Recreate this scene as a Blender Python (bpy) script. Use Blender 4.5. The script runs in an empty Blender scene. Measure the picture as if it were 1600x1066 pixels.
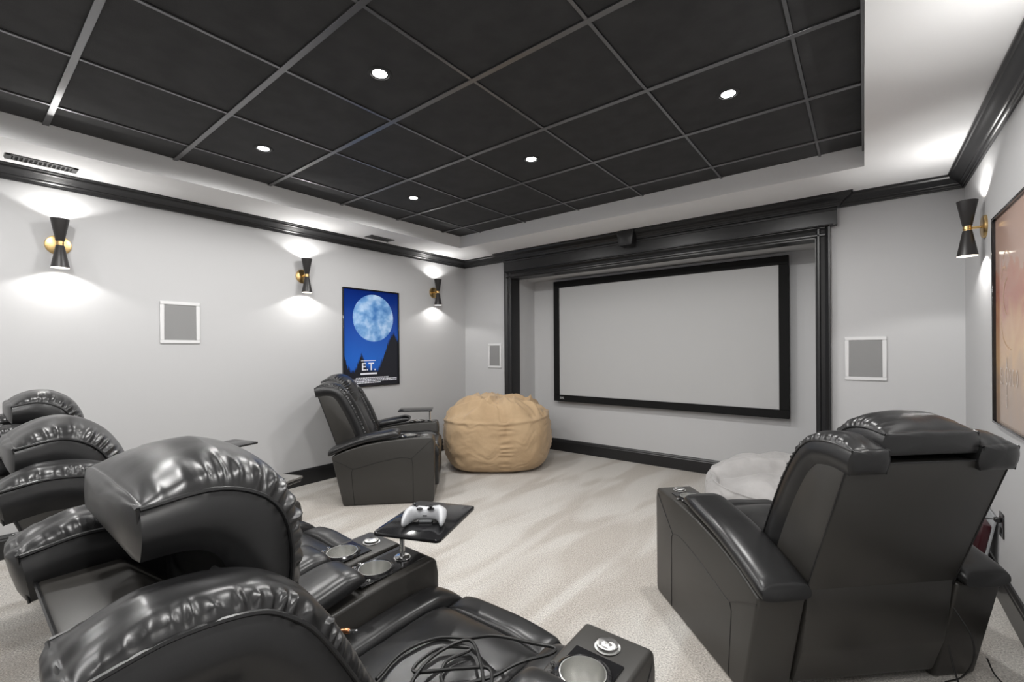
import bpy, bmesh, math, random
from mathutils import Vector, Matrix, noise
sc = bpy.context.scene
C = sc.collection
PI = math.pi
random.seed(7)

# ------------------------------------------------------------------ camera
cd = bpy.data.cameras.new('camera'); cam = bpy.data.objects.new('camera', cd); C.objects.link(cam); sc.camera = cam
yaw, pitch, roll = 0.6678, -0.0011, -0.0067
f = Vector((-math.sin(yaw)*math.cos(pitch), math.cos(yaw)*math.cos(pitch), math.sin(pitch)))
r0 = Vector((math.cos(yaw), math.sin(yaw), 0)); u0 = r0.cross(f)
r = r0*math.cos(roll) + u0*math.sin(roll); u = -r0*math.sin(roll) + u0*math.cos(roll)
M = Matrix(((r.x, u.x, -f.x), (r.y, u.y, -f.y), (r.z, u.z, -f.z))).to_4x4()
M.translation = (3.2742, -0.3494, 1.2606)
cam.matrix_world = M
cd.sensor_width = 36; cd.lens = 697.0/1600*36; cd.shift_y = 12.85/1600; cd.clip_start = 0.02

# ------------------------------------------------------------------ world, exposure
w = bpy.data.worlds.new('world'); sc.world = w; w.use_nodes = True
w.node_tree.nodes['Background'].inputs[0].default_value = (.5, .5, .5, 1)
w.node_tree.nodes['Background'].inputs[1].default_value = 0.3
sc.view_settings.view_transform = 'Standard'; sc.view_settings.look = 'None'
sc.view_settings.gamma = 1; sc.view_settings.use_curve_mapping = False
sc.view_settings.exposure = -0.12
DOWN_W, SCONCE_W = 47.0, 6.6     # lamp powers

# ------------------------------------------------------------------ materials
def mat(name, col, rough=.5, metal=0, spec=.5, bump=None, var=None, **kw):
    m = bpy.data.materials.new(name); m.use_nodes = True
    nt = m.node_tree; b = nt.nodes['Principled BSDF']
    b.inputs['Base Color'].default_value = (*col, 1); b.inputs['Roughness'].default_value = rough
    b.inputs['Metallic'].default_value = metal; b.inputs['Specular IOR Level'].default_value = spec
    for k, v in kw.items(): b.inputs[k.replace('_', ' ')].default_value = v
    tc = nt.nodes.new('ShaderNodeTexCoord')
    prev = None
    for (scale, strength, dist) in (bump or []):
        n = nt.nodes.new('ShaderNodeTexNoise'); n.inputs['Scale'].default_value = scale; n.inputs['Detail'].default_value = 3
        nt.links.new(tc.outputs['Object'], n.inputs['Vector'])
        bp = nt.nodes.new('ShaderNodeBump'); bp.inputs['Strength'].default_value = strength; bp.inputs['Distance'].default_value = dist
        nt.links.new(n.outputs['Fac'], bp.inputs['Height'])
        if prev: nt.links.new(prev.outputs[0], bp.inputs['Normal'])
        nt.links.new(bp.outputs[0], b.inputs['Normal']); prev = bp
    if var:
        scale, c2 = var
        n = nt.nodes.new('ShaderNodeTexNoise'); n.inputs['Scale'].default_value = scale; n.inputs['Detail'].default_value = 5
        nt.links.new(tc.outputs['Object'], n.inputs['Vector'])
        mr = nt.nodes.new('ShaderNodeMapRange'); mr.inputs[1].default_value = .35; mr.inputs[2].default_value = .65
        nt.links.new(n.outputs['Fac'], mr.inputs[0])
        mx = nt.nodes.new('ShaderNodeMix'); mx.data_type = 'RGBA'
        mx.inputs[6].default_value = (*col, 1); mx.inputs[7].default_value = (*c2, 1)
        nt.links.new(mr.outputs[0], mx.inputs[0]); nt.links.new(mx.outputs[2], b.inputs['Base Color'])
    return m
def emis(name, col, s):
    m = bpy.data.materials.new(name); m.use_nodes = True; b = m.node_tree.nodes['Principled BSDF']
    b.inputs['Base Color'].default_value = (*col, 1)
    b.inputs['Emission Color'].default_value = (*col, 1); b.inputs['Emission Strength'].default_value = s
    return m
WALL = mat('wall_paint', (.50, .50, .505), .75, spec=.3, bump=[(180, .05, .001)])
WHITE = mat('ceiling_paint', (.80, .80, .805), .8, spec=.3)
TRIM = mat('black_trim_paint', (.015, .015, .016), .34, bump=[(60, .03, .0006)])
TILE = mat('dark_ceiling_tile', (.030, .030, .031), .75, spec=.35, bump=[(260, .35, .002)], var=(9, (.040, .040, .041)))
TBAR = mat('dark_grid_metal', (.20, .20, .205), .32, metal=.85, spec=.7)
LEATHER = mat('black_leather', (.012, .012, .0125), .31, spec=.55, bump=[(420, .10, .0006), (11, .20, .006)])
LEATHER_SIDE = mat('black_leather_flat', (.036, .034, .031), .38, spec=.5, bump=[(420, .10, .0008), (8, .08, .004)])  # slight warm tint: carpet reflection and aged leather, both put into the base colour
STITCH = mat('grey_thread', (.07, .07, .068), .5)
PLASTIC = mat('black_gloss_plastic', (.012, .012, .013), .12, spec=.6)
RUBBER = mat('black_cable', (.012, .012, .012), .4)
STEEL = mat('spun_steel', (.62, .62, .61), .3, metal=1)
STEEL.node_tree.nodes['Principled BSDF'].inputs['Anisotropic'].default_value = .9
tg = STEEL.node_tree.nodes.new('ShaderNodeTangent'); tg.direction_type = 'RADIAL'; tg.axis = 'Z'
STEEL.node_tree.links.new(tg.outputs[0], STEEL.node_tree.nodes['Principled BSDF'].inputs['Tangent'])
CUPSTEEL = mat('satin_cup_steel', (.68, .68, .66), .24, metal=.9, bump=[(35, .25, .004)])
CHROME = mat('chrome', (.8, .8, .8), .12, metal=1)
BRASS = mat('brushed_brass', (.60, .42, .19), .30, metal=1)
SHADE = mat('black_sconce_metal', (.022, .020, .020), .38)
SHADE_IN = mat('white_shade_lining', (.85, .83, .78), .5)
GLOW = emis('lamp_glow', (1, .97, .92), 14)
COPPER = mat('copper', (.75, .33, .16), .25, metal=1)
SCREEN = mat('matte_screen_cloth', (.45, .45, .45), .8, spec=.2)
VELVET = mat('black_velvet_frame', (.008, .008, .008), .8, spec=.2)
GRILLE = mat('grey_speaker_mesh', (.24, .24, .24), .7, bump=[(900, .5, .001)])
SPKFR = mat('speaker_frame_paint', (.66, .66, .665), .5)
VENT = mat('vent_bronze_metal', (.11, .11, .11), .4, metal=.3)
HOLE = mat('dark_slot', (.004, .004, .004), .9)
SUEDE = mat('tan_suede', (.50, .36, .22), .9, spec=.25, bump=[(60, .15, .004), (7, .5, .03)], var=(3.5, (.42, .295, .175)), Sheen_Weight=.15)
GREYSUEDE = mat('grey_suede', (.46, .45, .445), .85, spec=.25, bump=[(60, .15, .004), (7, .5, .03)], var=(4, (.36, .35, .345)), Sheen_Weight=.3)
WHITEPL = mat('white_controller_plastic', (.50, .51, .53), .35)
GREYPL = mat('grey_plastic', (.30, .31, .32), .4)
INK = mat('white_print', (.85, .86, .93), .4)
LOGO = mat('silver_badge', (.55, .55, .55), .4)
BLACKINK = mat('black_print', (.010, .011, .018), .25)
RED = mat('dark_red_plastic', (.035, .005, .008), .3)

def carpet():
    m = bpy.data.materials.new('cream_carpet'); m.use_nodes = True; nt = m.node_tree; b = nt.nodes['Principled BSDF']
    b.inputs['Roughness'].default_value = .95; b.inputs['Specular IOR Level'].default_value = .1
    tc = nt.nodes.new('ShaderNodeTexCoord')
    def N(kind, **k):
        n = nt.nodes.new(kind)
        for a, v in k.items(): setattr(n, a, v)
        return n
    # brushed nap: broad curved vacuum bands
    mp = N('ShaderNodeMapping'); mp.inputs['Rotation'].default_value = (0, 0, math.radians(-44)); mp.inputs['Scale'].default_value = (1, .24, 1)
    nt.links.new(tc.outputs['Object'], mp.inputs[0])
    n1 = N('ShaderNodeTexNoise'); n1.inputs['Scale'].default_value = 4.2; n1.inputs['Detail'].default_value = 1.2; n1.inputs['Distortion'].default_value = .5
    nt.links.new(mp.outputs[0], n1.inputs['Vector'])
    r1 = N('ShaderNodeMapRange'); r1.inputs[1].default_value = .42; r1.inputs[2].default_value = .58
    nt.links.new(n1.outputs['Fac'], r1.inputs[0])
    n2 = N('ShaderNodeTexNoise'); n2.inputs['Scale'].default_value = 150; n2.inputs['Detail'].default_value = 2
    nt.links.new(tc.outputs['Object'], n2.inputs['Vector'])
    r2 = N('ShaderNodeMapRange'); r2.inputs[1].default_value = .3; r2.inputs[2].default_value = .7
    nt.links.new(n2.outputs['Fac'], r2.inputs[0])
    m1 = N('ShaderNodeMix', data_type='RGBA'); m1.inputs[6].default_value = (.50, .465, .425, 1); m1.inputs[7].default_value = (.60, .575, .54, 1)
    nt.links.new(r1.outputs[0], m1.inputs[0])
    m2 = N('ShaderNodeMix', data_type='RGBA', blend_type='MULTIPLY'); m2.inputs[0].default_value = 1
    m3 = N('ShaderNodeMix', data_type='RGBA'); m3.inputs[6].default_value = (.58, .58, .58, 1); m3.inputs[7].default_value = (1.22, 1.22, 1.22, 1)
    nt.links.new(r2.outputs[0], m3.inputs[0])
    nt.links.new(m1.outputs[2], m2.inputs[6]); nt.links.new(m3.outputs[2], m2.inputs[7])
    nt.links.new(m2.outputs[2], b.inputs['Base Color'])
    bp = N('ShaderNodeBump'); bp.inputs['Strength'].default_value = .6; bp.inputs['Distance'].default_value = .006
    nt.links.new(n2.outputs['Fac'], bp.inputs['Height']); nt.links.new(bp.outputs[0], b.inputs['Normal'])
    return m
CARPET = carpet()

# ------------------------------------------------------------------ helpers
class MB:
    def __init__(s): s.v = []; s.f = []; s.mi = []; s.m = 0
    def add(s, vs, fs, M=None):
        o = len(s.v)
        for p in vs: s.v.append(tuple(M @ Vector(p)) if M else tuple(p))
        for q in fs: s.f.append([i+o for i in q]); s.mi.append(s.m)
        return s
    def box(s, a, b, bev=0, seg=2, M=None):
        bm = bmesh.new(); bmesh.ops.create_cube(bm, size=1)
        for v in bm.verts: v.co = Vector([(a[i]+b[i])/2 + v.co[i]*(b[i]-a[i]) for i in range(3)])
        if bev: bmesh.ops.bevel(bm, geom=bm.edges[:], offset=bev, segments=seg, affect='EDGES', profile=.5)
        return s.bm(bm, M)
    def bm(s, bm, M=None):
        bm.verts.index_update(); s.add([v.co[:] for v in bm.verts], [[v.index for v in q.verts] for q in bm.faces], M); bm.free(); return s
    def prism(s, poly, a, b, axis=0, bev=0, seg=3, M=None):
        # poly in the two remaining axes, extruded a..b along axis
        def P(p, t):
            q = list(p); q.insert(axis, t); return q
        bm = bmesh.new(); A = [bm.verts.new(P(p, a)) for p in poly]; B = [bm.verts.new(P(p, b)) for p in poly]
        bm.faces.new(A); bm.faces.new(B[::-1]); n = len(poly)
        for i in range(n): bm.faces.new((A[i], B[i], B[(i+1) % n], A[(i+1) % n]))
        bmesh.ops.recalc_face_normals(bm, faces=bm.faces[:])
        if bev: bmesh.ops.bevel(bm, geom=bm.edges[:], offset=bev, segments=seg, affect='EDGES', profile=.5, clamp_overlap=True)
        return s.bm(bm, M)
    def lathe(s, prof, n=32, M=None, close=False):
        vs = []; fs = []
        for (rr, z) in prof:
            for k in range(n): vs.append((rr*math.cos(2*PI*k/n), rr*math.sin(2*PI*k/n), z))
        for i in range(len(prof)-1):
            for k in range(n): fs.append((i*n+k, i*n+(k+1) % n, (i+1)*n+(k+1) % n, (i+1)*n+k))
        if close: fs.append(list(range(n))[::-1]); fs.append([(len(prof)-1)*n+k for k in range(n)])
        return s.add(vs, fs, M)
    def tube(s, pts, rad, n=8, M=None, cyc=False):
        pts = [Vector(p) for p in pts]; vs = []; fs = []; N = len(pts)
        t0 = (pts[1]-pts[0]).normalized(); nrm = t0.orthogonal().normalized()
        for i, p in enumerate(pts):
            t = (pts[min(i+1, N-1)] - pts[max(i-1, 0)]).normalized()
            nrm = (nrm - t*nrm.dot(t)).normalized(); bn = t.cross(nrm)
            for k in range(n):
                a = 2*PI*k/n; vs.append(p + (nrm*math.cos(a)+bn*math.sin(a))*rad)
        for i in range(N-1):
            for k in range(n): fs.append((i*n+k, i*n+(k+1) % n, (i+1)*n+(k+1) % n, (i+1)*n+k))
        fs.append(list(range(n))[::-1]); fs.append([(N-1)*n+k for k in range(n)])
        return s.add(vs, fs, M)
    def build(s, name, mt, parent=None, smooth=True, loc=None, angle=38, **props):
        me = bpy.data.meshes.new(name); me.from_pydata(s.v, [], s.f)
        for m in (mt if isinstance(mt, (list, tuple)) else [mt]): me.materials.append(m)
        me.polygons.foreach_set('material_index', s.mi)
        if smooth:
            me.polygons.foreach_set('use_smooth', [True]*len(me.polygons))
            try: me.set_sharp_from_angle(angle=math.radians(angle))
            except Exception: pass
        me.update()
        o = bpy.data.objects.new(name, me); C.objects.link(o)
        if parent: o.parent = parent
        if loc: o.location = loc
        for k, v in props.items(): o[k] = v
        return o
def drill(o, x, y, z0, z1, rad):
    """cut a round cup hole through a finished mesh"""
    c = MB().lathe([(rad, z0), (rad, z1)], 48, Matrix.Translation((x, y, 0)), close=True).build('cutter', [], None, smooth=False)
    bb = bmesh.new(); bb.from_mesh(c.data); bmesh.ops.recalc_face_normals(bb, faces=bb.faces[:]); bb.to_mesh(c.data); bb.free()
    md = o.modifiers.new('hole', 'BOOLEAN'); md.operation = 'DIFFERENCE'; md.object = c; md.solver = 'EXACT'
    bpy.context.view_layer.update(); dg = bpy.context.evaluated_depsgraph_get()
    Mw = o.matrix_world.copy(); c.matrix_world = Mw; bpy.context.view_layer.update(); dg = bpy.context.evaluated_depsgraph_get()
    me = bpy.data.meshes.new_from_object(o.evaluated_get(dg)); o.modifiers.clear(); o.data = me; bpy.data.objects.remove(c)
    me.polygons.foreach_set('use_smooth', [True]*len(me.polygons)); me.set_sharp_from_angle(angle=math.radians(38)); me.update()
def thing(name, label, cat, loc=(0, 0, 0), rz=0, group=None, M=None):
    o = bpy.data.objects.new(name, None); C.objects.link(o); o.empty_display_size = .1
    if M is not None: o.matrix_world = M
    else: o.location = loc; o.rotation_euler = (0, 0, rz)
    o['label'] = label; o['category'] = cat
    if group: o['group'] = group
    return o
def tag(o, label, cat, group=None):
    o['label'] = label; o['category'] = cat
    if group: o['group'] = group
    return o
def struct(o): o['kind'] = 'structure'; return o
def spline(pts, n):
    # Catmull-Rom through pts, n evenly spaced samples
    P = [Vector(p) for p in pts]; P = [P[0]*2-P[1]] + P + [P[-1]*2-P[-2]]; out = []
    for i in range(1, len(P)-2):
        for k in range(24):
            t = k/24; a, b, c, d = P[i-1], P[i], P[i+1], P[i+2]
            out.append(.5*((2*b)+(c-a)*t+(2*a-5*b+4*c-d)*t*t+(3*b-a-3*c+d)*t**3))
    out.append(P[-2]); L = [0]
    for i in range(1, len(out)): L.append(L[-1]+(out[i]-out[i-1]).length)
    res = []; j = 0
    for k in range(n):
        s = L[-1]*k/(n-1)
        while j < len(L)-2 and L[j+1] < s: j += 1
        t = (s-L[j])/max(1e-9, L[j+1]-L[j]); res.append(out[j].lerp(out[j+1], min(1, max(0, t))))
    return res
def curve_tube(pts, rad, n=8, k=60): return MB().tube(spline(pts, k), rad, n)

# ------------------------------------------------------------------ room shell
H, S = 2.530, 2.404           # dark tile plane, white soffit
XL, XR, YF, YB = -.85, 3.81, 3.885, -3.1
TX0, TX1, TY1, TY0 = -.312, 3.282, 3.262, -2.5
RX0, RX1, RY, RZ = -.055, 2.985, 4.345, 2.112      # screen recess
struct(MB().box((XL-.1, YB-.1, -.1), (XR+.1, 4.45, 0)).build('floor', CARPET, smooth=False))
struct(MB().box((XL-.1, YB-.1, 0), (XL, YF+.1, S+.3)).build('wall_left', WALL, smooth=False))
struct(MB().box((XR, YB-.1, 0), (XR+.1, YF+.1, S+.3)).build('wall_right', WALL, smooth=False))
struct(MB().box((XL, YB-.1, 0), (XR, YB, S+.3)).build('wall_back', WALL, smooth=False))
mb = MB()
mb.box((XL, YF, 0), (RX0, YF+.1, S)); mb.box((RX1, YF, 0), (XR, YF+.1, S)); mb.box((RX0, YF, RZ), (RX1, YF+.1, S))
mb.box((RX0-.06, YF+.1, 0), (RX0, RY, RZ+.05)); mb.box((RX1, YF+.1, 0), (RX1+.06, RY, RZ+.05))
mb.box((RX0-.06, RY, 0), (RX1+.06, RY+.06, RZ+.05)); mb.box((RX0, YF+.1, RZ), (RX1, RY, RZ+.05))
struct(mb.build('wall_front', WALL, smooth=False))
mb = MB(); th = .02
mb.box((XL, YB, S), (TX0, YF, S+.03)); mb.box((TX1, YB, S), (XR, YF, S+.03)); mb.box((TX0, TY1, S), (TX1, YF, S+.03)); mb.box((TX0, YB, S), (TX1, TY0, S+.03))
mb.box((TX0-.03, TY0, S+.03), (TX0, TY1, H+.03)); mb.box((TX1, TY0, S+.03), (TX1+.03, TY1, H+.03))
mb.box((TX0-.03, TY1, S+.03), (TX1+.03, TY1+.03, H+.03)); mb.box((TX0-.03, TY0-.03, S+.03), (TX1+.03, TY0, H+.03))
struct(mb.build('ceiling', WHITE, smooth=False))
# dark tray: tiles (one surface, gaps under the grid) and the grid bars
TU = .5976
mb = MB(); xs = [TX0] + [v*.61 for v in range(0, 6)] + [TX1]; ys = [TY0] + [TU*k for k in range(-4, 6)] + [TY1]
for i in range(len(xs)-1):
    for j in range(len(ys)-1):
        g = .006
        mb.box((xs[i]+g, ys[j]+g, H+.004), (xs[i+1]-g, ys[j+1]-g, H+.02), .003, 1)
mb.box((TX0, TY0, H+.021), (TX1, TY1, H+.03))
struct(mb.build('ceiling', TILE, smooth=False))
mb = MB(); bw = .0125
for v in range(0, 6): mb.box((v*.61-.0075, TY0, H-.003), (v*.61+.0075, TY1, H+.004), .001, 1)
for k in range(-4, 6): mb.box((TX0, TU*k-.0135, H-.0045), (TX1, TU*k+.0135, H+.0035), .001, 1)
mb.box((TX1-.012, TY0, H-.03), (TX1, TY1, H+.004), .001, 1)
struct(mb.build('trim_1', TBAR))

def sweep(path, prof, closed=False, down=True):
    """mould profile [(out, z)] swept along a plan polyline with mitred corners; 'out' is to the right of travel"""
    n = len(path); vs = []; fs = []; K = len(prof)
    for i, p in enumerate(path):
        p = Vector(p); d0 = (Vector(path[i])-Vector(path[i-1])).normalized() if i else None
        d1 = (Vector(path[i+1])-p).normalized() if i < n-1 else None
        if d0 is None: d0 = d1
        if d1 is None: d1 = d0
        n0 = Vector((d0.y, -d0.x)); n1 = Vector((d1.y, -d1.x)); m = (n0+n1); m = m/(m.dot(n0)) if m.length > 1e-6 else n0
        for (o, z) in prof: vs.append((p.x+m.x*o, p.y+m.y*o, z))
    for i in range(n-1):
        for k in range(K): fs.append((i*K+k, (i+1)*K+k, (i+1)*K+(k+1) % K, i*K+(k+1) % K))
    fs.append(list(range(K))); fs.append([(n-1)*K+k for k in range(K)][::-1])
    return vs, fs
# crown moulding round the room, stepping out over the header of the recess
cp = [(0, S), (.092, S), (.092, S-.010), (.084, S-.014), (.080, S-.024), (.066, S-.034), (.050, S-.040), (.040, S-.048), (.034, S-.052), (.032, S-.058),
      (.026, S-.060), (.020, S-.066), (.018, S-.073), (.012, S-.075), (.010, S-.084), (0, S-.084)]
FX0, FX1, FY = -.145, 3.125, 3.822
path = [(XL, YB), (XL, YF), (FX0, YF), (FX0, FY), (FX1, FY), (FX1, YF), (XR, YF), (XR, YB)]
mb = MB(); mb.add(*sweep(path, cp)); struct(mb.build('trim_2', TRIM, angle=20))
# header frieze with cap bead, keystone
mb = MB()
mb.box((FX0+.006, FY+.002, 2.185), (FX1-.006, YF, S-.06), .002, 1)
mb.box((FX0+.004, FY-.004, 2.295), (FX1-.004, FY+.01, 2.318), .004, 2)
mb.box((FX0+.03, FY-.006, 2.185), (FX1-.03, FY+.01, 2.196), .003, 2)
struct(mb.build('trim_3', TRIM))
mb = MB()
mb.prism([(1.375, S-.004), (1.555, S-.004), (1.530, 2.255), (1.405, 2.255)], FY-.105, FY+.01, 1, .004, 2)
struct(mb.build('trim_4', TRIM))
# casing round the recess: stepped profile, two legs and a head
def casing(x0, x1, z0, z1, vertical, flip):
    pass
mb = MB()
prof = [(0, .030), (.010, .042), (.022, .042), (.030, .030), (.055, .026), (.066, .034), (.078, .048), (.090, .048)]   # (distance from inner edge, projection)
def case_leg(xi, sgn):
    pts = [(xi, YF)] + [(xi+sgn*d, YF-p) for d, p in prof] + [(xi+sgn*.09, YF)]
    mb.prism(pts, 0.0, 2.19, 2)
case_leg(RX0, -1); case_leg(RX1, 1)
pts = [(YF, RZ)] + [(YF-p, RZ+d*.85) for d, p in prof] + [(YF, RZ+.0765)]
mb.prism(pts, RX0-.06, RX1+.06, 0)
# black jamb lining
mb.box((RX0-.002, YF-.03, 0), (RX0+.006, 4.02, RZ)); mb.box((RX1-.006, YF-.03, 0), (RX1+.002, 4.02, RZ)); mb.box((RX0, YF-.03, RZ-.008), (RX1, 4.02, RZ+.002))
struct(mb.build('trim_5', TRIM, angle=25))
# baseboards
bp_ = [(0, 0), (.018, 0), (.018, .112), (.014, .120), (.014, .128), (.007, .142), (0, .145)]
def base(name, path):
    b = MB(); b.add(*sweep(path, bp_)); struct(b.build(name, TRIM, angle=20))
base('baseboard_left', [(XL, YB), (XL, YF), (RX0-.09, YF)])
base('baseboard_front', [(RX0, 4.02), (RX0, RY), (RX1, RY), (RX1, 4.02)])
base('baseboard_right', [(RX1+.09, YF), (XR, YF), (XR, YB)])
base('baseboard_back', [(XR, YB), (XL, YB)])

# ------------------------------------------------------------------ recessed downlights
def downlight(v, k, label, power=1.0):
    x, y = v*.61, k*TU
    t = thing('recessed_light', label, 'ceiling light', (x, y, H+.004), 0, 'recessed lights in the dark ceiling grid')
    MB().lathe([(.040, .002), (.042, -.004), (.052, -.005), (.058, -.001), (.058, .003)], 40).build('trim_ring', TILE, t)
    MB().lathe([(.040, .000), (.034, .016), (.030, .020)], 40).build('reflector', CHROME, t)
    MB().lathe([(.0, -.003), (.024, -.002), (.037, .001), (.039, .004)], 32).build('lens', emis('downlight_lens', (1, .985, .96), 30), t)
    l = bpy.data.lights.new('downlight', 'SPOT'); l.energy = DOWN_W*power; l.spot_size = math.radians(176); l.spot_blend = .35; l.shadow_soft_size = .05; l.color = (1, .985, .965)
    o = bpy.data.objects.new('downlight_lamp', l); C.objects.link(o); o.parent = t; o.location = (0, 0, -.02)
spots = [(.5, 3.5, 'small bright recessed downlight, the one in the dark tiles closest to the left front corner'),
         (2.5, 3.5, 'small bright recessed downlight, the middle one of the far line nearest the screen'),
         (4.5, 3.5, 'bright recessed downlight in dark tile, the rightmost one, above the screen\'s right end'),
         (.5, 1.5, 'small bright recessed downlight above the left wall between two wall sconces'),
         (2.5, 1.5, 'large bright recessed downlight nearest the camera, in the upper left centre')]
for v, k, lb in spots: downlight(v, k, lb, 1.3 if k > 3 and v > .6 else .95)
for v, k, where in ((4.5, 1.5, 'just above the picture, nearer than the rightmost one'), (.5, -.5, 'left of the picture, over the far end of the recliner row'),
                    (2.5, -.5, 'added unseen almost above the camera'), (4.5, -.5, 'added unseen behind the camera by the right wall'), (.5, -2.5, 'added unseen at the back of the room, left one of three'),
                    (2.5, -2.5, 'added unseen at the back of the room, middle one of three'), (4.5, -2.5, 'added unseen at the back of the room, right one of three')):
    downlight(v, k, 'small bright recessed downlight '+where)  # those over and behind the camera are unseen, added to light the room

# ------------------------------------------------------------------ wall sconces
def sconce(x, y, z, side, label, off=.085):
    """side: +1 on left wall facing +x, -1 on right wall facing -x; origin at the wall plate"""
    t = thing('wall_sconce', label, 'wall light', (x, y, z), 0 if side > 0 else PI, 'black and brass hourglass wall sconces')
    Rm = Matrix.Rotation(PI/2, 4, 'Y')
    MB().lathe([(0, .016), (.052, .016), (.062, .012), (.064, .004), (.064, 0), (0, 0)], 48, Rm).build('backplate', BRASS, t)
    MB().lathe([(.0075, .014), (.0075, off-.012)], 16, Rm).build('arm', BRASS, t)
    MB().lathe([(.0, -.016), (.0175, -.016), (.0175, -.006), (.0195, -.004), (.0195, .004), (.0175, .006), (.0175, .016), (0, .016)], 32, Matrix.Translation((off, 0, 0))).build('collar', BRASS, t)
    for s in (1, -1):
        Ms = Matrix.Translation((off, 0, 0)) @ (Matrix.Identity(4) if s > 0 else Matrix.Rotation(PI, 4, 'X'))
        b = MB(); b.lathe([(.0, .013), (.019, .013), (.021, .016), (.0455, .156), (.0440, .156)], 48, Ms)
        b.m = 1; b.lathe([(.0440, .156), (.019, .018), (0, .018)], 48, Ms)
        sh = b.build('shade', [SHADE, SHADE_IN], t)
        MB().lathe([(0, .132), (.020, .132), (.025, .124), (.024, .09), (0, .09)], 32, Ms).build('bulb', GLOW, sh)
        l = bpy.data.lights.new('sconce', 'SPOT'); l.energy = SCONCE_W*(.85 if side > 0 else 1); l.spot_size = math.radians(138); l.spot_blend = .22; l.shadow_soft_size = .02; l.color = (1, .985, .96)
        o = bpy.data.objects.new('sconce_lamp', l); C.objects.link(o); o.parent = t; o.location = (off, 0, s*.150)
        if s > 0: o.rotation_euler = (PI, 0, 0)
    return t
sconce(XL, .105, 1.955, 1, 'black and brass hourglass wall sconce, leftmost, above the far headrests')
sconce(XL, 1.718, 1.950, 1, 'black and brass hourglass wall sconce just left of the blue poster')
sconce(XL, 3.335, 1.950, 1, 'black and brass hourglass wall sconce on left wall between blue poster and corner')
sconce(XR, 3.24, 1.925, -1, 'black and brass hourglass wall sconce on the right wall beside the orange poster', .072)

sconce(XR, 1.62, 1.925, -1, 'black and brass hourglass wall sconce on the right wall, outside the picture to the right', .072)
sconce(XR, 0.0, 1.925, -1, 'black and brass hourglass wall sconce on the right wall, beside the camera', .072)
sconce(XR, -1.62, 1.925, -1, 'added unseen black and brass hourglass wall sconce on the right wall, behind the camera', .072)  # unseen sconce added to help light the room, on the visible spacing
sconce(XL, -1.51, 1.950, 1, 'added unseen black and brass hourglass wall sconce on the left wall, outside the picture to the left')  # also an unseen addition for room light

# ------------------------------------------------------------------ in-wall speakers, vents
def speaker(M, wd, ht, label):
    t = thing('wall_speaker', label, 'speaker', M=M, group='square in-wall speakers')   # local x = out of wall, y = width, z = up
    b = MB(); a, c = wd/2, ht/2; i = .026
    for (y0, y1, z0, z1) in ((-a, a, c-i, c), (-a, a, -c, -c+i), (-a, -a+i, -c+i, c-i), (a-i, a, -c+i, c-i)): b.box((0, y0, z0), (.012, y1, z1), .003, 1)
    b.build('frame', SPKFR, t)
    MB().box((0, -a+i, -c+i), (.007, a-i, c-i), .002, 1).build('grille', GRILLE, t)
speaker(Matrix.Translation((XL, .765, 1.478)), .255, .320, 'square white framed in-wall speaker with grey grille on the left wall')
Rf = Matrix.Rotation(-PI/2, 4, 'Z')
speaker(Matrix.Translation((-.335, YF, 1.175)) @ Rf, .215, .300, 'small white framed in-wall speaker left of the screen recess')
speaker(Matrix.Translation((3.283, YF, 1.170)) @ Rf, .245, .325, 'square white framed in-wall speaker right of the screen recess')
def vent(x0, x1, y0, y1, label, slots):
    t = thing('ceiling_vent', label, 'vent', ((x0+x1)/2, (y0+y1)/2, S), 0)
    a, c = (x1-x0)/2, (y1-y0)/2; b = MB(); i = .016
    for (p, q, r_, s_) in ((-a, a, c-i*1.6, c), (-a, a, -c, -c+i*1.6), (-a, -a+i, -c, c), (a-i, a, -c, c)): b.box((p, r_, -.007), (q, s_, 0), .002, 1)
    b.build('frame', VENT, t); MB().box((-a+i, -c+i, -.0015), (a-i, c-i, 0)).build('duct_opening', HOLE, t, smooth=False)
    b = MB(); n = slots
    for k in range(n): yy = -c+i*1.6+(k+.5)*(2*c-i*3.2)/n; b.box((-a+i, yy-.0035, -.006), (a-i, yy+.0035, -.0015))
    b.build('louvres', VENT, t, smooth=False)
vent(-.675, -.575, -.135, .170, 'long dark slotted air vent in the white soffit above the leftmost sconce', 13)
vent(-.680, -.560, 2.270, 2.550, 'small dark air vent in the white soffit above the blue poster', 12)

# ------------------------------------------------------------------ projection screen
SX0, SX1, SZ0, SZ1, SY = .295, 2.757, .622, 2.073, 4.25
t = thing('projection_screen', 'large fixed projection screen with black velvet frame in the wall recess', 'projection screen', ((SX0+SX1)/2, SY, SZ0))
a = (SX1-SX0)/2; hh = SZ1-SZ0; fw = .078; b = MB()
for (p, q, r_, s_) in ((-a, a, hh-fw, hh), (-a, a, 0, fw), (-a, -a+fw, fw, hh-fw), (a-fw, a, fw, hh-fw)): b.box((p, 0, r_), (q, .035, s_), .003, 1)
b.build('frame', VELVET, t)
MB().box((-a+fw-.004, .012, fw-.004), (a-fw+.004, .018, hh-fw+.004)).build('screen_surface', SCREEN, t, smooth=False)
MB().box((-a+.15, .035, .15), (a-.15, RY-SY, .19)).box((-a+.15, .035, hh-.19), (a-.15, RY-SY, hh-.15)).build('wall_bracket', VELVET, t)
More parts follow.
